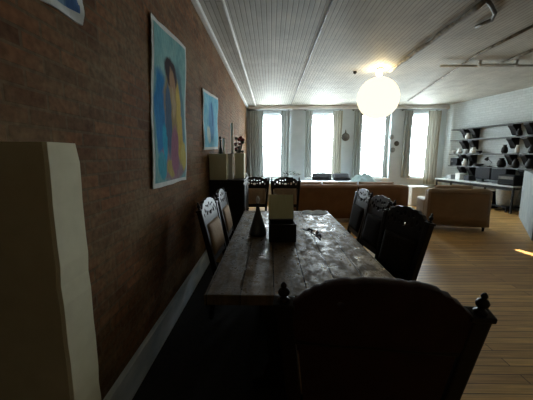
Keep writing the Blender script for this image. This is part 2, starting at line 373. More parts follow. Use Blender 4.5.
# globe lamp
gp = at(378, 98, 6.35); GR = .41
t_ = thing('globe_lamp', 'big round lit paper globe lamp hanging close under the ceiling', 'lamp', (gp.x, gp.y, gp.z))
prof = []
for i in range(0, 33):
    a = -PI/2+PI*i/32; r = GR*math.cos(a); z = GR*math.sin(a)
    prof.append((max(r, .06)+.004*(i % 2), z))
bm = B(); n = 48; rings = []
for r, z in prof[:-1]: rings.append([bm.verts.new((r*math.cos(2*PI*q/n), r*math.sin(2*PI*q/n), z)) for q in range(n)])
for a, b in zip(rings, rings[1:]):
    for q in range(n): f = bm.faces.new((a[q], a[(q+1) % n], b[(q+1) % n], b[q])); f.smooth = True
obj('lamp_shade', bm, 'lamp', t_)
obj('cord', tube(B(), [(0, 0, GR*.98), (0, 0, CEIL-gp.z-.02)], .008), 'globe_cord', t_)
obj('ceiling_rose', lathe(B(), [(.08, 0), (.07, .015), (.02, .03)], base=(0, 0, CEIL-gp.z-.03)), 'globe_cord', t_)
bm = lathe(B(), [(.03, 0), (.055, .03), (.05, .07), (.02, .1)], base=(0, 0, GR+.01)); obj('bulb', bm, 'bulb', t_)
h = cp(355, 73, .03)
tag(obj('ceiling_hook', lathe(B(), [(.012, 0), (.035, .015), (.04, .05)], base=(h.x, h.y, CEIL-.05)), 'black'), 'small dark ceiling hook left of the globe lamp', 'hook')

# ------------------------------------------------------------------ left wall: pier and paintings
rows = 26; bm = B(); rr = random.Random(3); ring = []
for j in range(rows+1):
    z = 1.515*j/rows; dx = rr.uniform(-.0025, .0025); dy = rr.uniform(-.0015, .0015); top = .006 if j == rows else 0
    ring.append([bm.verts.new((x, y, z)) for x, y in [(-.13, -.075+dy+top), (.13+dx-top, -.075+dy+top), (.138+dx-top, -.068+dy+top), (.138+dx-top, .062+dy-top), (.13+dx-top, .068-top), (-.13, .068-top)]])
for a, b in zip(ring, ring[1:]):
    for q in range(6): bm.faces.new((a[q], a[(q+1) % 6], b[(q+1) % 6], b[q]))
bm.faces.new(ring[0][::-1]); bm.faces.new(ring[-1])
o = tag(obj('pier', bm, 'cream_plaster'), 'tall cream plastered pier standing against the brick wall at the left', 'pillar'); o.location = (-.735, .87, 0)

def art_mat(name, bg1, bg2, blobs, seed):
    """abstract brushwork: soft ellipses of colour over a washed ground, in the canvas's own y,z"""
    m = mat(name, bg1, .85, 0, .04); k = N(m); v = k.coord('yzx')
    f = k.noise(v, 4+seed, 5, .6); c = k.ramp(f, [(.35, bg1), (.65, bg2)])
    sp = k.n('ShaderNodeSeparateXYZ'); dn = k.n('ShaderNodeTexNoise'); dn.inputs['Scale'].default_value = 7; k.l(v, dn.inputs['Vector'])
    ad = k.n('ShaderNodeMix', data_type='VECTOR'); ad.inputs[0].default_value = .09; k.l(v, ad.inputs[4]); k.l(dn.outputs['Color'], ad.inputs[5]); k.l(ad.outputs[1], sp.inputs[0])
    for (cx, cz, rx, rz, col) in blobs:
        def term(out, c0, r0):
            s_ = k.n('ShaderNodeMath', operation='SUBTRACT'); k.l(out, s_.inputs[0]); s_.inputs[1].default_value = c0*.91+.045
            d_ = k.n('ShaderNodeMath', operation='DIVIDE'); k.l(s_.outputs[0], d_.inputs[0]); d_.inputs[1].default_value = r0
            p_ = k.n('ShaderNodeMath', operation='POWER'); k.l(d_.outputs[0], p_.inputs[0]); p_.inputs[1].default_value = 2; return p_.outputs[0]
        a_ = k.n('ShaderNodeMath', operation='ADD'); k.l(term(sp.outputs[0], cx, rx), a_.inputs[0]); k.l(term(sp.outputs[1], cz, rz), a_.inputs[1])
        fac = k.ramp(a_.outputs[0], [(.6, (1, 1, 1)), (1, (0, 0, 0))]); c = k.mix(fac, c, col)
    st = k.noise(k.coord('yzx', (14, 3, 1)), 4, 4, .7); c = k.mix(.5, c, k.ramp(st, [(.35, (.55, .55, .55)), (.65, (1.25, 1.25, 1.25))]), 'MULTIPLY')
    k.col(c); return m
def onwall(u, v):
    d = CM @ Vector((u-266.5, -(v-200), -FPX)); k_ = XL/d.x; return Vector((d.y*k_, EYE+d.z*k_))
def hang(label, tl, tr, br, bl, m, border=.035):
    TLc, TRc, BRc, BLc = [onwall(*p) for p in (tl, tr, br, bl)]
    c = (TLc+TRc+BRc+BLc)/4; TLc, TRc, BRc, BLc = [p-c for p in (TLc, TRc, BRc, BLc)]
    t_ = thing('painting', label, 'painting', (XL, c.x, c.y), 0, 'paintings on the brick wall')
    wy = ((TRc-TLc).length+(BRc-BLc).length)/2; hz = ((TLc-BLc).length+(TRc-BRc).length)/2; rr = random.Random(int(c.x*100))
    def pt(a, b): return (BLc*(1-a)+BRc*a)*(1-b)+(TLc*(1-a)+TRc*a)*b
    def wave(b, j): return .006*math.sin(3*b*PI+j)
    bm = B(); rows = 30; V = {}
    for i in range(rows+1):
        for j in range(7):
            p = pt(j/6+(rr.uniform(-.006, .006) if j in (0, 6) else 0), i/rows+(rr.uniform(-.006, .006) if i in (0, rows) else 0)); x = .0065+wave(i/rows, j)
            V[i, j] = (bm.verts.new((x, p.x, p.y)), bm.verts.new((x+.008, p.x, p.y)))
    for i in range(rows):
        for j in range(6):
            bm.faces.new([V[i, j][1], V[i, j+1][1], V[i+1, j+1][1], V[i+1, j][1]]); bm.faces.new([V[i, j][0], V[i+1, j][0], V[i+1, j+1][0], V[i, j+1][0]])
    for i in range(rows):
        for j in (0, 6): bm.faces.new([V[i, j][0], V[i, j][1], V[i+1, j][1], V[i+1, j][0]])
    for j in range(6):
        for i in (0, rows): bm.faces.new([V[i, j][0], V[i, j+1][0], V[i, j+1][1], V[i, j][1]])
    obj('canvas', bm, 'canvas_edge', t_)
    bm = B(); P = {}; n1, n2 = 30, 6; ba, bb = border/wy, border/hz
    for i in range(n1+1):
        for j in range(n2+1):
            b = bb+(1-2*bb)*i/n1; p = pt(ba+(1-2*ba)*j/n2, b); P[i, j] = bm.verts.new((.0165+wave(b, j), p.x, p.y))
    for i in range(n1):
        for j in range(n2): bm.faces.new((P[i, j], P[i, j+1], P[i+1, j+1], P[i+1, j]))
    obj('painted_face', bm, m, t_)
m1 = art_mat('figure_in_blue_paint', (.26, .46, .45), (.15, .36, .38), [
    (.22, .0, .14, .42, (.10, .20, .24)), (-.26, -.12, .14, .38, (.02, .20, .46)), (.0, -.46, .36, .16, (.28, .20, .22)), (-.05, -.5, .14, .08, (.38, .30, .10)),
    (.02, .02, .22, .34, (.30, .22, .10)), (.19, -.10, .08, .38, (.50, .36, .08)), (-.10, -.10, .07, .30, (.07, .13, .22)), (.04, -.36, .10, .22, (.30, .13, .19)), (-.2, -.3, .06, .16, (.02, .34, .52)),
    (.02, .30, .17, .13, (.025, .015, .02)), (.04, .22, .08, .12, (.34, .20, .11)), (.04, .05, .05, .14, (.40, .30, .16)), (.28, -.40, .08, .14, (.50, .42, .12)), (-.3, -.48, .10, .10, (.06, .32, .42))], 1)
m2 = art_mat('pale_blue_paint', (.12, .42, .62), (.26, .56, .70), [(.0, .0, .22, .28, (.10, .30, .55)), (.05, .1, .07, .18, (.04, .16, .36)), (-.2, -.2, .12, .12, (.50, .64, .62))], 3)
m3 = art_mat('dark_blue_paint', (.14, .26, .40), (.30, .42, .50), [(.0, -.25, .12, .12, (.04, .10, .26)), (.1, 0, .1, .2, (.08, .16, .34))], 5)
hang('largest unframed painting on the brick wall, a dark-haired figure in blues and yellows', (149, 13), (184, 47), (185, 180), (151, 189), m1)
hang('smaller pale blue unframed canvas on the brick wall above the cream boxes', (201.5, 88), (217, 98), (217, 149), (203, 150), m2)
hang('blue unframed canvas cut off at the top left, high on the brick wall', (36, -62), (80, -30), (80, 25), (38, 0), m3)

# ------------------------------------------------------------------ dining table
TX0, TX1, TY0, TY1, TZ = -.345, .73, 1.45, 3.82, .76
cx, cy = (TX0+TX1)/2, (TY0+TY1)/2
t_ = thing('dining_table', 'long dark rustic plank dining table with a worn glossy top', 'table', (cx, cy, .006))
hx, hy = (TX1-TX0)/2, (TY1-TY0)/2
bm = B()
nb = 6
for i in range(nb):
    a0 = -hx+2*hx*i/nb; box(bm, a0+.001, a0+2*hx/nb-.001, -hy+.1, hy-.1, TZ-.055, TZ-.0005*(i % 3), .003)
o = obj('tabletop', bm, 'table', t_)
for s in (-1, 1): obj('breadboard_end', box(B(), -hx, hx, s*hy-(.1 if s > 0 else 0), s*hy+(.1 if s < 0 else 0), TZ-.056, TZ+.001, .006), 'table', t_)
for s in (-1, 1):
    y = .515 if s > 0 else -.885
    out = [(-.30, 0), (.30, 0), (.30, .06), (.24, .09), (.2, .2), (.22, .38), (.24, .5), (.26, .62), (.32, .70), (-.32, .70), (-.26, .62), (-.24, .5), (-.22, .38), (-.2, .2), (-.24, .09), (-.30, .06)]
    b2 = shape2d(out, [], .06); bmesh.ops.translate(b2, vec=(0, y, 0), verts=b2.verts); obj('leg', b2, 'dark_wood', t_)
obj('stretcher', box(B(), -.05, .05, -.885, .515, .16, .26, .008), 'dark_wood', t_)

# ------------------------------------------------------------------ carved dining chairs
TANR = math.tan(R(11.5))
def reclined(bm):
    for v in bm.verts: v.co.x *= 1-.17*max(0, 1.0-v.co.z)/.55
    bmesh.ops.transform(bm, matrix=RECL, verts=bm.verts); return bm
def back_y(z): return -.215-(z-.46)*TANR
RECL = Matrix.Translation((0, -.215, .46)) @ Matrix.Rotation(R(11.5), 4, 'X') @ Matrix.Translation((0, 0, -.46))
GCH = 'carved high-back dining chairs around the table'
def make_chair(label, solid=False, fabric='tan'):
    t_ = thing('dining_chair', label, 'chair', (0, 0, 0), 0, GCH)
    # seat
    bm = B(); box(bm, -.245, .245, -.215, .24, .40, .455, .012); obj('seat_frame', bm, 'dark_wood', t_)
    bm = B(); cushion(bm, 0, .015, .458, .455, .42, .06); obj('seat', bm, fabric, t_)
    # front legs, turned
    for s in (-1, 1):
        bm = lathe(B(), [(.02, 0), (.03, .02), (.024, .05), (.018, .1), (.03, .2), (.034, .26), (.02, .30), (.03, .33), (.03, .40)], 14, (s*.215, .205, 0)); obj('leg', bm, 'dark_wood', t_)
        bm = B(); tube(bm, [(s*.215, -.26, 0), (s*.218, -.235, .2), (s*.22, -.215, .40)], [.022, .024, .024], 8); obj('leg', bm, 'dark_wood', t_)
    bm = B()
    for s in (-1, 1): tube(bm, [(s*.215, .2, .17), (s*.217, -.235, .17)], .013, 8)
    tube(bm, [(-.215, 0, .17), (.215, 0, .17)], .013, 8); obj('stretcher', bm, 'dark_wood', t_)
    # posts with finials, reclining
    for s in (-1, 1):
        bm = B(); box(bm, s*.253-.024, s*.253+.024, -.02, .026, .38, 1.015, .006)
        box(bm, s*.253-.03, s*.253+.03, -.024, .03, 1.0, 1.018, .004)
        reclined(bm); p_ = obj('post', bm, 'dark_wood', t_)
        bm = lathe(B(), [(.012, 0), (.018, .006), (.009, .013), (.008, .018), (.015, .026), (.017, .035), (.013, .044), (.006, .051), (.009, .057), (.007, .064), (.002, .07)], 14, (s*.253, .003, 1.016), RECL); obj('finial', bm, 'dark_wood', p_)
    # pierced, scalloped crest rail
    half = [(0, 1.088), (.03, 1.086), (.055, 1.078), (.08, 1.074), (.10, 1.078), (.12, 1.074), (.135, 1.062), (.15, 1.056), (.168, 1.057), (.182, 1.048), (.19, 1.034), (.205, 1.026), (.215, 1.012), (.23, 1.000), (.23, .885), (.20, .870), (.17, .885), (.12, .875), (.06, .89)]
    out = half+[(0, .88)]+[(-x, z) for x, z in reversed(half[1:])]
    holes = [circ(0, 1.035, .019, 14, .8, 1.15), circ(0, .955, .024, 14, 1.3, 1)]
    for s in (-1, 1): holes += [circ(s*.048, 1.02, .016, 12), circ(s*.052, .965, .014, 12), circ(s*.095, 1.028, .017, 12, 1.2, .8), circ(s*.105, .965, .02, 12, 1, 1.3), circ(s*.15, .99, .017, 12, .9, 1.4), circ(s*.195, .955, .014, 12, .8, 1.5)]
    if solid:
        holes = [circ(-.1, 1.03, .012, 12)]
        half = [(0, 1.108), (.05, 1.107), (.072, 1.10), (.085, 1.104), (.10, 1.10), (.12, 1.095), (.14, 1.088), (.152, 1.076), (.17, 1.07), (.18, 1.056), (.195, 1.048), (.21, 1.028), (.23, 1.012), (.23, .885), (.12, .875)]
        out = half+[(0, .88)]+[(-x, z) for x, z in reversed(half[1:])]
    bm = shape2d(out, holes, .03); reclined(bm); obj('crest_rail', bm, 'red_wood' if solid else 'dark_wood', t_)
    for z0, z1 in ((.53, .60), (.86, .895)): obj('cross_rail', reclined(box(B(), -.232, .232, -.017, .018, z0, z1, .006)), 'dark_wood', t_)
    bm = B(); box(bm, -.222, .222, -.016, .004, .59, .87, .004); 
    reclined(bm); obj('back_panel', bm, 'red_wood', t_)
    bm = B(); cushion(bm, 0, 0, 0, .40, .29, .05, RECL @ Matrix.Translation((0, .022, .73)) @ Matrix.Rotation(PI/2, 4, 'X')); obj('back_cushion', bm, fabric, t_)
    return t_
ch = make_chair('wide dark chair nearest the viewer, its solid back turned, at the table end', True)
ch.location = (.365, 1.185, .006); ch.rotation_euler = (0, 0, R(-6.5)); ch.scale = (1.14, 1, 1.01)
ch = make_chair('dark carved chair on the right of the table, nearest the viewer on that side', fabric='shaded_tan')  # chairs on this side carry their shade in the fabric colour
ch.location = (.74, 2.24, .006); ch.rotation_euler = (0, 0, R(102))
def place(x, y, rz, label): return dup(tanch if rz < 0 or rz == 180 else ch, (x, y, .006), R(rz), label, GCH)
place(.77, 2.92, 95, 'dark carved dining chair in the middle of the right side of the table')
place(.78, 3.55, 90, 'dark carved dining chair on the right of the table, nearest the sofa')
tanch = make_chair('dark carved chair with tan back by the brick wall, nearer of two on the left')
tanch.location = (-.27, 2.74, .006); tanch.rotation_euler = (0, 0, R(-94))
place(-.27, 3.50, -90, 'dark carved chair beside the black cabinet, farther of two left of the table')
place(.265, 5.18, 180, 'dark carved chair facing the viewer between the table and the sofa, behind the open box')
place(-.305, 5.20, 180, 'dark carved chair facing the viewer just beyond the black cabinet')
tag(obj('shade_sheet', box(B(), -.845, .62, .96, 4.0, .0, .003), 'shade_sheet'), 'dark sheet added for the deep shade on the floorboards under the dining table', 'shade_sheet')  # sheet added to blacken the floor where it lies in shade

# ------------------------------------------------------------------ on the table
# open box with cream lining
t_ = thing('wooden_box', 'dark square box on the table with its cream-lined lid standing open', 'box', (.095, 2.50, TZ+.0071), R(2))
bm = B(); w, d_, h_ = .112, .095, .15
box(bm, -w, w, -d_, -d_+.012, 0, h_, .002); box(bm, -w, w, d_-.012, d_, 0, h_, .002); box(bm, -w, -w+.012, -d_, d_, 0, h_, .002); box(bm, w-.012, w, -d_, d_, 0, h_, .002); box(bm, -w, w, -d_, d_, 0, .012)
obj('body', bm, 'black_wood', t_)
LM = Matrix.Translation((0, d_+.008, h_)) @ Matrix.Rotation(R(-20), 4, 'X')
lid = obj('lid', box(B(), -w, w, -.002, .016, 0, .225, .003, LM), 'black_wood', t_)
obj('lining', box(B(), -w+.003, w-.003, -.008, -.002, .003, .222, .002, LM), 'cream_lid', lid, 'cream lining inside the open lid')
obj('clasp', box(B(), -.012, .012, -d_-.004, -d_, h_-.03, h_-.005, .001), 'black', t_)
# conical decanter
p = at(258, 237, 2.64)
t_ = thing('decanter', 'dark conical glass decanter with a pale stopper, left of the open box on the table', 'decanter', (p.x, 2.64, TZ+.0048))
obj('body', lathe(B(), [(.070, 0), (.082, .01), (.080, .03), (.062, .09), (.040, .16), (.02, .22), (.014, .26), (.014, .285), (.018, .29)], 24), 'smoke', t_)
obj('stopper', lathe(B(), [(.010, .287), (.012, .30), (.018, .315), (.016, .335), (.006, .355)], 16), 'stopper', t_)
# dried sprig
p0 = at(319, 246, 2.42)
t_ = thing('dried_sprig', 'black dried leafy sprig lying on the table right of the open box', 'sprig', (.365, 2.60, TZ+.0048))
bm = tube(B(), [(.05, -.16, .012), (.02, -.06, .03), (-.02, .05, .035), (-.06, .17, .015)], [.006, .006, .005, .003], 6); obj('stem', bm, 'sprig', t_)
bm = B(); rr = random.Random(5)
for i in range(22):
    q = rr.random(); c0 = Vector((.05-.11*q, -.16+.33*q, .02+.02*math.sin(q*PI))); a = rr.uniform(0, 2*PI); l = rr.uniform(.03, .055)
    d = Vector((math.cos(a), math.sin(a)*.7, rr.uniform(.0, .7))).normalized(); s = d.cross(Vector((0, 0, 1))).normalized()*l*.28
    th = Vector((0, 0, .0015)); a1 = [c0, c0+d*l*.5+s, c0+d*l, c0+d*l*.5-s]
    up = [bm.verts.new(v_+th) for v_ in a1]; lo = [bm.verts.new(v_-th) for v_ in a1]
    bm.faces.new(up); bm.faces.new(lo[::-1])
    for q_ in range(4): bm.faces.new((lo[q_], lo[(q_+1) % 4], up[(q_+1) % 4], up[q_]))
obj('leaves', bm, 'sprig', t_)
# white sheet standing in for a window reflection at the far end
bm = B(); n = 14; V = {}
for i in range(n+1):
    for j in range(7):
        V[i, j] = bm.verts.new((.40+.30*i/n, 3.60+.17*j/6, TZ+.011+.012*abs(math.sin(i*.5))*(j/6)+.004*math.sin(j*1.3)))
for i in range(n):
    for j in range(6): f = bm.faces.new((V[i, j], V[i+1, j], V[i+1, j+1], V[i, j+1])); f.smooth = True
g = bmesh.ops.solidify(bm, geom=bm.faces[:], thickness=.003)
tag(obj('glare_sheet', bm, 'fabric_white'), 'white sheet standing in for the window reflection at the far end of the table', 'glare_sheet')

# ------------------------------------------------------------------ black cabinet by the brick wall with boxes and candles
CZ = 1.135
t_ = thing('cabinet', 'tall black wooden cabinet against the brick wall behind the left chairs', 'cabinet', (-.62, 4.53, 0))
w, d_ = .235, .385
bm = B(); box(bm, -w, w, -d_, d_, .10, CZ-.03, .005); obj('body', bm, 'black_wood', t_)
obj('top', box(B(), -w-.0, w+.015, -d_-.015, d_+.015, CZ-.03, CZ, .006), 'black_wood', t_)
for x in (-1, 1):
    for y in (-1, 1): obj('leg', lathe(B(), [(.018, 0), (.028, .05), (.025, .1)], 12, (x*(w-.04), y*(d_-.05), 0)), 'black_wood', t_)
for y in (-1, 1):
    dr = obj('door', box(B(), w, w+.016, min(y*.01, y*(d_-.02)), max(y*.01, y*(d_-.02)), .14, CZ-.06, .004), 'black_wood', t_)
    obj('knob', lathe(B(), [(.006, 0), (.006, .012), (.014, .02), (.010, .03)], 12, mx=Matrix.Translation((w+.016, y*.06, .66)) @ Matrix.Rotation(PI/2, 4, 'Y')), 'dark_pipe', dr)
def carton(x0, x1, y0, y1, h, m, label, g='card boxes on the black cabinet'):
    cx_, cy_ = (x0+x1)/2, (y0+y1)/2; t_ = thing('storage_box', label, 'box', (cx_, cy_, CZ+.001), 0, g); a, b = (x1-x0)/2, (y1-y0)/2
    obj('body', box(B(), -a, a, -b, b, 0, h, .004), m, t_); obj('lid', box(B(), -a-.004, a+.004, -b-.004, b+.004, h-.05, h+.004, .004), m, t_)
    obj('label_holder', box(B(), -.03, .03, -b-.007, -b, h*.5-.015, h*.5+.02, .001), m, t_)
carton(-.855, -.62, 4.17, 4.42, .355, 'cream_box', 'cream upright box on the black cabinet, nearest the brick wall')
carton(-.605, -.545, 4.26, 4.44, .36, 'white_box', 'narrow white box on the black cabinet between the two cream boxes')
carton(-.535, -.40, 4.46, 4.68, .365, 'cream_box', 'cream box on the black cabinet, at the edge away from the brick wall')
# candles, bottle, flowers behind the boxes
def candle(u, v0, v1, Y, label, m='wax'):
    p0 = at(u, v0, Y); z1 = at(u, v1, Y).z; h = z1-CZ
    t_ = thing('candlestick', label, 'candlestick', (p0.x, Y, CZ+.001), 0, 'candlesticks on the black cabinet')
    hs = h*.45
    obj('stand', lathe(B(), [(.045, 0), (.045, .01), (.015, .03), (.010, hs*.4), (.018, hs*.5), (.010, hs*.6), (.012, hs-.02), (.026, hs)], 16), 'black', t_)
    obj('candle', lathe(B(), [(.02, hs-.004), (.02, h-.012), (.003, h)], 12), m, t_)
candle(224, 152, 138, 4.74, 'short white candle on a black stick above the cream boxes, nearest the painting')
candle(232.5, 152, 123, 4.80, 'tallest white candle on a black stick behind the cream boxes')
p = at(220.5, 150, 4.55)
t_ = thing('bottle', 'dark bottle standing behind the cream box beside the brick wall', 'bottle', (p.x, 4.55, CZ+.001))
obj('body', lathe(B(), [(.035, 0), (.038, .01), (.038, .36), (.03, .42), (.014, .47), (.013, .56), (.016, .565), (.016, .585)], 18), 'bottle', t_)
obj('cap', lathe(B(), [(.017, .58), (.017, .615)], 14), 'black', t_)
def bouquet(u, Y, label):
    p = at(u, 145, Y); t_ = thing('flower_vase', label, 'vase', (p.x, Y, CZ+.001)); rr = random.Random(11)
    obj('vase', lathe(B(), [(.045, 0), (.055, .05), (.05, .18), (.03, .27), (.04, .31)], 18), 'black', t_)
    bl = B(); bf = B()
    for i in range(16):
        a = rr.uniform(0, 2*PI); e = rr.uniform(.02, .065); z = rr.uniform(.40, .62); tip = Vector((e*math.cos(a), e*math.sin(a), z))
        tube(bl, [(0, 0, .29), tip*.6+Vector((0, 0, .12)), tip], .004, 5)
        ball(bf if i % 2 else bl, tip, rr.uniform(.022, .032), (1, 1, .8), 8, 6, .15)
    obj('stems', bl, 'leaf', t_); obj('flowers', bf, 'red', t_)
bouquet(239, 4.83, 'dark vase of deep red flowers at the outer edge of the black cabinet')
p = at(246.5, 161, 5.2)
tag(obj('glass_ball', ball(B(), (-.41, 4.74, CZ+.036), .035), 'white_ceramic'), 'small white ball at the far end of the black cabinet', 'ball')

# ------------------------------------------------------------------ sofa and armchair (backs to us), white chest
def seatbox(name, label, cat, x0, x1, y0, y1, h, m, ncush):
    cx_ = (x0+x1)/2; hw = (x1-x0)/2; D = y1-y0
    t_ = thing(name, label, cat, (cx_, y0, 0))
    bm = box(B(), -hw+.02, hw-.02, .02, D-.03, .09, .34, .02); obj('base', bm, m, t_)
    # rolled back: rounded top, slightly leaning
    bm = B(); pr = [(.0, .09), (.015, .3), (.0, .62), (.0, h-.06), (.03, h-.015), (.08, h), (.16, h-.01), (.205, h-.06), (.215, .6), (.23, .34), (.23, .09)]
    nx = 14; rows = []
    for i in range(nx+1):
        s = i/nx; x = -hw+2*hw*s; sag = .012*math.sin(s*PI)*0+.006*math.sin(s*17)
        e = .02*(max(0, 1-min(s, 1-s)*nx/1.0)) 
        rows.append([bm.verts.new((x, y+(e if y < .1 else -e), z-(e if z > h-.1 else 0)+(sag if z > h-.1 else 0))) for y, z in pr])
    for a, b in zip(rows, rows[1:]):
        for q in range(len(pr)-1): f = bm.faces.new((a[q], a[q+1], b[q+1], b[q])); f.smooth = True
        bm.faces.new((a[-1], a[0], b[0], b[-1]))
    bm.faces.new(rows[0]); bm.faces.new(rows[-1][::-1]); bk = obj('backrest', bm, m, t_)
    bm = B()
    tube(bm, [(-hw+.01, -.004, h-.075), (hw-.01, -.004, h-.075)], .007, 6)
    for s in (-1, 1): tube(bm, [(s*(hw-.03), -.004, .1), (s*(hw-.03), -.004, h-.08)], .006, 6)
    obj('piping', bm, m, bk)
    for s in (-1, 1):
        bm = box(B(), min(s*hw, s*(hw-.2)), max(s*hw, s*(hw-.2)), .2, D, .09, .60, .06, seg=4); obj('arm', bm, m, t_)
    cw = (2*hw-.4)/ncush
    for i in range(ncush):
        bm = B(); cushion(bm, -hw+.2+cw*(i+.5), D*.5+.12, .40, cw-.01, D-.28, .17); obj('seat_cushion', bm, m, t_)
        bm = B(); cushion(bm, 0, 0, 0, cw-.02, .44, .17, Matrix.Translation((-hw+.2+cw*(i+.5), .30, .66)) @ Matrix.Rotation(R(78), 4, 'X')); obj('back_cushion', bm, m, t_)
    for x in (-1, 1):
        for y in (.07, D-.08): obj('foot', lathe(B(), [(.018, 0), (.03, .09)], 10, (x*(hw-.08), y, 0)), 'black', t_)
    return t_
seatbox('sofa', 'long brown leather sofa seen from behind, beyond the far end of the table', 'sofa', .15, 3.02, 6.55, 7.45, .84, 'leather', 3)
seatbox('armchair', 'brown leather armchair seen from behind, standing alone on the open floor', 'armchair', 3.09, 4.23, 5.80, 6.52, .83, 'leather2', 1).rotation_euler = (0, 0, R(-9))
t_ = thing('storage_chest', 'white chest standing between the sofa and the fourth window', 'chest', (4.33, 8.9, 0))
obj('body', box(B(), -.24, .24, -.2, .2, .03, .54, .008), 'white_paint', t_); obj('lid', box(B(), -.25, .25, -.21, .21, .54, .57, .006), 'white_paint', t_)
obj('plinth', box(B(), -.22, .22, -.18, .18, 0, .03), 'white_paint', t_)

# ------------------------------------------------------------------ window seat, cushions, throw
t_ = thing('window_seat', 'long white window seat under the first three windows', 'bench', (1.4, 10.05, 0))
obj('base', box(B(), -2.1, 2.1, -.5, .55, 0, .46, .01), 'white_paint', t_)
obj('seat_cushion', box(B(), -2.12, 2.12, -.53, .56, .46, .60, .04, seg=4), 'fabric_white', t_)
def pillow(u0, u1, v, Y, label, tilt=58, rz=0):
    a = at(u0, v, Y); b = at(u1, v, Y); cx_ = (a.x+b.x)/2; sx = b.x-a.x
    bm = B(); cushion(bm, 0, 0, 0, sx, .34, .15, Matrix.Rotation(R(rz), 4, 'Z') @ Matrix.Rotation(R(tilt), 4, 'X'))
    o = obj('cushion', bm, 'dark_cushion'); o.location = (cx_, Y, .60+.17*math.sin(R(tilt))+.06*math.cos(R(tilt))+.004); return tag(o, label, 'cushion', 'dark cushions on the window seat')
pillow(312, 331, 178, 10.15, 'dark cushion on the white window seat under the second window, left of the two', 38, -6)
pillow(332.5, 350, 178, 10.15, 'dark cushion between the second and third windows, right of the two on the white seat', 32, 3)
bm = B(); n = 22; V = {}; rr = random.Random(9)
for i in range(n+1):
    for j in range(n+1):
        a, b = i/n*2-1, j/n*2-1; k_ = max(0, 1-a*a)*max(0, 1-b*b)
        V[i, j] = bm.verts.new((3.09+.36*a, 10.08+.35*b, .615+.20*k_**.6*(1+.3*math.sin(7*a+3*b)+.2*math.sin(11*b))))
for i in range(n):
    for j in range(n): f = bm.faces.new((V[i, j], V[i+1, j], V[i+1, j+1], V[i, j+1])); f.smooth = True
bmesh.ops.solidify(bm, geom=bm.faces[:], thickness=.012)
tag(obj('throw_blanket', bm, 'blanket'), 'crumpled pale blue throw heaped at the right end of the window seat', 'blanket')
# dark leafy things on the seat at left
def lowplant(x, y, label, s=1, pot='black'):
    t_ = thing('potted_plant', label, 'plant', (x, y, .602), 0, 'plants on the window seat'); rr = random.Random(int(x*100)+5)
    obj('pot', lathe(B(), [(.07*s, 0), (.095*s, .12*s), (.1*s, .13*s), (.085*s, .13*s)], 18), pot, t_)
    bm = B()
    for i in range(70):
        a = rr.uniform(0, 2*PI); r_ = rr.uniform(.02, .26)*s; z = (.14+.13*(1-(r_/(.3*s))**2)*rr.uniform(.5, 1.2))*1.0*s; c0 = Vector((r_*math.cos(a), r_*math.sin(a), z)); l = .09*s
        d = Vector((math.cos(a+rr.uniform(-.8, .8)), math.sin(a+rr.uniform(-.8, .8)), rr.uniform(-.3, .5))).normalized(); q = d.cross(Vector((0, 0, 1))).normalized()*l*.35
        vs = [bm.verts.new(v_) for v_ in (c0, c0+d*l*.5+q+Vector((0, 0, .01)), c0+d*l, c0+d*l*.5-q+Vector((0, 0, .01)))]; bm.faces.new(vs)
    obj('foliage', bm, 'leaf', t_)
lowplant(-.12, 9.85, 'dark low leafy plant under the first window', 1.0)
lowplant(.62, 9.85, 'wide dark leafy plant on the window seat between the first two windows', 1.2)

# ------------------------------------------------------------------ wall ornaments
p = at(345.5, 137, YF-.01)
t_ = thing('wall_ornament', 'dark round pointed ornament on the far wall between the second and third windows', 'ornament', (p.x, YF-.001, p.z))
RX = Matrix.Rotation(PI/2, 4, 'X')
obj('body', lathe(B(), [(.03, 0), (.12, .01), (.125, .03), (.08, .06), (.03, .075)], 18, mx=RX), 'dark_pipe', t_)
obj('peak', shape2d([(-.06, .09), (.06, .09), (.025, .16), (0, .26), (-.025, .16)], [], .03), 'dark_pipe', t_)
bm = B(); tube(bm, [(.125*math.cos(a_), -.02, .125*math.sin(a_)) for a_ in [2*PI*i/24 for i in range(25)]], .018, 8); obj('rim', bm, 'dark_pipe', t_)
for (u, v, lab) in ((391.5, 137, 'topmost of the three small grey discs on the wall right of the third window'), (396.5, 143.5, 'middle of the three small grey discs, the darkest and rightmost'), (392.5, 150, 'lowest of the three small grey discs on the wall right of the third window')):
    p = at(u, v, YF-.01); t_ = thing('wall_disc', lab, 'ornament', (p.x, YF-.001, p.z), 0, 'three discs on the far wall')
    obj('dish', lathe(B(), [(.05, 0), (.085, .012), (.09, .022), (.05, .016), (.02, .02)], 16, mx=RX), 'grey_ceramic' if v != 143.5 else 'dark_pipe', t_)
# small pale plant on the fourth sill
p = at(410.5, 171, YF-.02)
t_ = thing('potted_plant', 'pale grey-green plant in a white pot on the sill of the fourth window', 'plant', (p.x, YF+.0, ZS+.001))
obj('pot', lathe(B(), [(.04, 0), (.055, .08), (.058, .09), (.05, .09)], 16), 'white_ceramic', t_)
bm = B(); rr = random.Random(2)
for i in range(40):
    a = rr.uniform(0, 2*PI); z = rr.uniform(.1, .36); r_ = rr.uniform(.01, .10); c0 = Vector((r_*math.cos(a), r_*.5*math.sin(a)-.01, z)); l = .08
    d = Vector((math.cos(a), .5*math.sin(a), .6)).normalized(); q = d.cross(Vector((0, 0, 1))).normalized()*l*.35
    bm.faces.new([bm.verts.new(v_) for v_ in (c0, c0+d*l*.5+q, c0+d*l, c0+d*l*.5-q)])
tube(bm, [(0, 0, .08), (0, -.01, .34)], .005, 6); obj('foliage', bm, 'pale_leaf', t_)

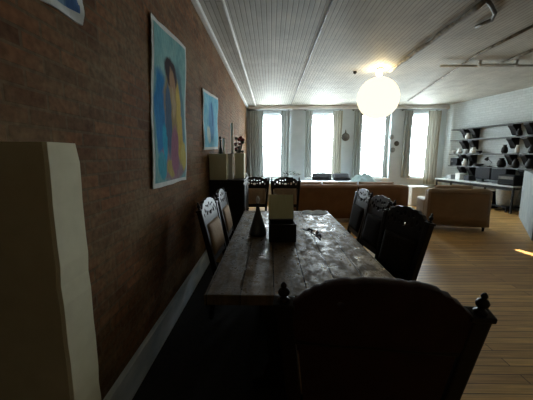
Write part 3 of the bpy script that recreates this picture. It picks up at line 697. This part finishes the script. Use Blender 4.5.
# ------------------------------------------------------------------ shelf wall
SH = [2.31, 1.96, 1.52, 1.14]; S0, S1 = .60, 3.38; BR = (1.03, 1.38, 2.66, 3.08)
order = ['topmost long wall shelf', 'second long wall shelf from the top', 'third long wall shelf from the top', 'lowest long wall shelf, just above the desk']
def wall_thing(name, label, cat, s, t, z, group=None, rz=0):
    p = wp(s, t, z); return thing(name, label, cat, p, WROT+(PI if SGN < 0 else 0)+rz, group)
# local frame of a wall thing: +y out of the wall; x along it
def lx(ds): return ds if SGN > 0 else -ds
for zi, z in enumerate(SH):
    t_ = wall_thing('wall_shelf', f'{order[zi]} on the white brick wall, on black brackets', 'shelf', (S0+S1)/2, 0, z, 'long shelves on the white brick wall')
    hw = (S1-S0)/2; dz = .28
    obj('board', box(B(), -hw, hw, .004, dz, -.03, 0, .004), 'grey_shelf', t_)
    for s in BR:
        x = lx(s-(S0+S1)/2); H = .31
        bm = B(); pr = [(.004, -.03), (dz-.02, -.03), (dz-.025, -.075), (.20, -.13), (.15, -.20), (.11, -H+.03), (.07, -H), (.004, -H)]
        a = [bm.verts.new((x-.075, y, q)) for y, q in pr]; b = [bm.verts.new((x+.075, y, q)) for y, q in pr]
        bm.faces.new(a); bm.faces.new(b[::-1])
        for i in range(len(pr)): bm.faces.new((a[i], b[i], b[(i+1) % len(pr)], a[(i+1) % len(pr)]))
        obj('bracket', bm, 'black', t_)
# things on the shelves
def pot(s, z, h, r, m, label, cat='vase', prof=None, t=.175, name='vase', group='pots on the wall shelves'):
    q = prof or [(.6, 0), (.95, .15), (1, .4), (.8, .7), (.5, .85), (.62, 1)]
    p = wp(s, t, z+.001); o = obj(name, lathe(B(), [(r*a, h*b) for a, b in q], 18), m); o.location = p; return tag(o, label, cat, group)
bowl = [(.4, 0), (.5, .08), (.85, .5), (1, 1), (.9, .97)]
jug = [(.7, 0), (1, .25), (.9, .6), (.5, .8), (.55, 1)]
pot(1.2, SH[1], .20, .075, 'white_ceramic', 'white vase on the second shelf between the far pair of brackets', prof=jug)
pot(2.86, SH[1], .20, .07, 'black', 'black vase on the second shelf between the near pair of brackets')
pot(.70, SH[2], .12, .08, 'white_ceramic', 'white bowl at the far left end of the third shelf', 'bowl', bowl, name='bowl')
pot(.93, SH[2], .17, .08, 'white_ceramic', 'white round jar on the third shelf, left of the far brackets', 'jar', name='jar')
pot(1.20, SH[2], .14, .09, 'grey_ceramic', 'grey bowl on the third shelf between the far brackets', 'bowl', bowl, name='bowl')
pot(1.47, SH[2], .19, .10, 'white_ceramic', 'white round pot on the third shelf, just right of the far brackets', 'pot', name='pot')
pot(1.68, SH[2], .09, .09, 'black', 'low black bowl on the third shelf right of the white round pot', 'bowl', bowl, name='bowl')
pot(2.50, SH[2], .24, .08, 'black', 'black vase on the third shelf left of the near brackets', prof=jug)
pot(2.86, SH[2], .22, .06, 'white_ceramic', 'slender white vase on the third shelf between the near brackets', prof=jug)
pot(3.25, SH[2], .22, .09, 'black', 'black vase at the right end of the third shelf')
pot(1.18, SH[3], .22, .085, 'white_ceramic', 'white jug on the lowest shelf between the far brackets', 'jug', jug, name='jug')
pot(1.40, SH[3], .15, .07, 'black', 'black jar on the lowest shelf at the far brackets', 'jar', name='jar')
pot(1.72, SH[3], .08, .13, 'black', 'wide low black bowl on the lowest shelf', 'bowl', bowl, name='bowl')
pot(2.45, SH[3], .26, .11, 'black', 'stout black pot on the lowest shelf left of the near brackets', 'pot', name='pot')
pot(2.86, SH[3], .24, .085, 'black', 'black jar on the lowest shelf between the near brackets', 'jar', name='jar')
pot(3.25, SH[3], .25, .11, 'black', 'black round pot at the right end of the lowest shelf', 'pot', name='pot')
t_ = wall_thing('radio', 'black box radio at the left end of the lowest shelf', 'radio', .775, .14, SH[3]+.001)
obj('body', box(B(), -.15, .15, -.09, .09, 0, .24, .008), 'black_plastic', t_)
obj('dial', lathe(B(), [(.03, 0), (.028, .012)], 14, mx=Matrix.Translation((.08, .09, .13)) @ Matrix.Rotation(-PI/2, 4, 'X')), 'dark_pipe', t_)
t_ = wall_thing('desk_lamp', 'black jointed lamp tilting on the lowest shelf', 'lamp', 2.05, .14, SH[3]+.001)
obj('base', lathe(B(), [(.06, 0), (.06, .015), (.01, .02)], 16), 'black', t_)
obj('arm', tube(B(), [(0, 0, .015), (lx(.06), 0, .13), (lx(-.06), .02, .24)], .009, 8), 'black', t_)
obj('lamp_shade', lathe(B(), [(.055, 0), (.05, .03), (.02, .09), (.012, .1)], 16, mx=Matrix.Translation((lx(-.1), .03, .2)) @ Matrix.Rotation(R(35)*(-1 if lx(1) > 0 else 1)*-1, 4, 'Y')), 'black', t_)

# desk
DZ = .705
t_ = wall_thing('desk', 'long pale-topped desk under the wall shelves', 'desk', 1.90, 0, 0)
hw = 1.4
obj('desktop', box(B(), -hw, hw, .004, .65, DZ-.035, DZ, .005), 'desk_top', t_)
for x in (-1, 0, 1):
    for y in (.06, .6): obj('leg', box(B(), x*(hw-.04)-.02, x*(hw-.04)+.02, y-.02, y+.02, 0, DZ-.035), 'black', t_)
obj('apron', box(B(), -hw+.04, hw-.04, .56, .58, DZ-.12, DZ-.035), 'black', t_)
def monitor(s, t, w, h, label):
    t_ = wall_thing('computer_monitor', label, 'monitor', s, t, DZ+.001, 'monitors on the desk', 0)
    obj('stand', box(B(), -.03, .03, -.03, -.01, .01, .2, .003), 'black_plastic', t_); obj('base', box(B(), -.12, .12, -.10, .08, 0, .014, .004), 'black_plastic', t_)
    f = obj('housing', box(B(), -w/2, w/2, -.02, .02, .08, .08+h, .006), 'black_plastic', t_)
    obj('screen', box(B(), -w/2+.02, w/2-.02, .02, .023, .1, .06+h), 'screen', f)
monitor(2.02, .30, .50, .33, 'black computer monitor on the desk, farther of the two')
monitor(2.53, .30, .46, .32, 'black computer monitor on the desk, nearer of the two')
t_ = wall_thing('printer', 'bulky black printer at the near end of the desk', 'printer', 3.04, .45, DZ+.001)
obj('body', box(B(), -.23, .23, -.165, .165, 0, .27, .02), 'black_plastic', t_); obj('paper_tray', box(B(), -.15, .15, .165, .20, .03, .05, .004), 'black_plastic', t_)
obj('panel', box(B(), -.2, .2, .164, .174, .16, .23, .003), 'dark_pipe', t_)
def paperbox(s, t, a, b, h, m, label):
    t_ = wall_thing('file_box', label, 'box', s, t, DZ+.001, 'boxes on the desk')
    obj('body', box(B(), -a, a, -b, b, 0, h, .004), m, t_); obj('lid', box(B(), -a-.004, a+.004, -b-.004, b+.004, h-.03, h+.004, .003), m, t_)
paperbox(.85, .3, .10, .13, .13, 'grey_ceramic', 'grey file box at the far end of the desk')
paperbox(1.2, .28, .09, .13, .20, 'white_box', 'white file box on the desk below the far brackets')
paperbox(1.55, .28, .09, .13, .15, 'dark_cushion', 'dark file box on the desk left of the monitors')
t_ = wall_thing('storage_basket', 'grey basket on a low black stand under the near end of the desk', 'basket', 2.86, .34, .1465)
bm = lathe(B(), [(.19, 0), (.2, .02), (.24, .40), (.25, .42), (.235, .42), (.19, .04)], 24); obj('body', bm, 'basket', t_)
obj('rim', tube(B(), [(.243*math.cos(2*PI*i/24), .243*math.sin(2*PI*i/24), .42) for i in range(25)], .012, 6), 'basket', t_)
t_ = wall_thing('low_stand', 'low black stand on the floor under the grey basket', 'stand', 2.86, .34, 0)
obj('top', box(B(), -.27, .27, -.25, .25, .11, .145, .006), 'black', t_)
for x in (-1, 1):
    for y in (-1, 1): obj('leg', box(B(), x*.24-.02, x*.24+.02, y*.22-.02, y*.22+.02, 0, .11), 'black', t_)
t_ = wall_thing('computer_tower', 'black computer tower on the floor under the desk, left of the grey basket', 'computer', 2.36, .34, 0)
obj('case', box(B(), -.10, .10, -.22, .22, .012, .46, .006), 'black_plastic', t_); obj('front_panel', box(B(), -.095, .095, .22, .232, .02, .455, .004), 'black', t_)
for x in (-1, 1): obj('foot', box(B(), x*.08-.015, x*.08+.015, -.2, .2, 0, .012), 'black', t_)
# office chair tucked at the desk
p = wp(1.7, .85)
t_ = thing('office_chair', 'low black office stool tucked under the desk behind the armchair', 'stool', (p.x, p.y, 0))
obj('seat', lathe(B(), [(.15, .42), (.2, .44), (.2, .48), (.16, .5)], 20), 'black_plastic', t_)
obj('column', lathe(B(), [(.025, .06), (.025, .42)], 12), 'black', t_)
for i in range(5):
    a = 2*PI*i/5; obj('foot', tube(B(), [(0, 0, .08), (.25*math.cos(a), .25*math.sin(a), .025)], [.02, .014], 8), 'black', t_)

# ------------------------------------------------------------------ light
w = bpy.data.worlds.new('world'); sc.world = w; w.use_nodes = True
bg = w.node_tree.nodes['Background']; bg.inputs[0].default_value = (.86, .95, 1.0, 1); bg.inputs[1].default_value = 30.0
def portal(name, loc, rot, sx, sy):
    l = bpy.data.lights.new(name, 'AREA'); l.shape = 'RECTANGLE'; l.size = sx; l.size_y = sy; l.cycles.is_portal = True
    o = bpy.data.objects.new(name, l); COL.objects.link(o); o.location = loc; o.rotation_euler = rot
for i, (a_, b_) in enumerate(WIN): portal('daylight_portal', ((a_+b_)/2, YF+.2, (ZS+ZT)/2), (-PI/2, 0, 0), b_-a_, ZT-ZS)
sl = bpy.data.lights.new('sun', 'SUN'); sl.energy = 75; sl.angle = R(.5); sl.color = (1, .92, .75)
so = bpy.data.objects.new('sun', sl); COL.objects.link(so); so.rotation_euler = Vector((-1, .02, -.30)).to_track_quat('-Z', 'Y').to_euler()

vs = sc.view_settings; vs.view_transform = 'Standard'; vs.look = 'None'; vs.gamma = 1; vs.use_curve_mapping = False; vs.exposure = 0.0
sc.cycles.max_bounces = 10; sc.cycles.diffuse_bounces = 8; sc.cycles.transparent_max_bounces = 8
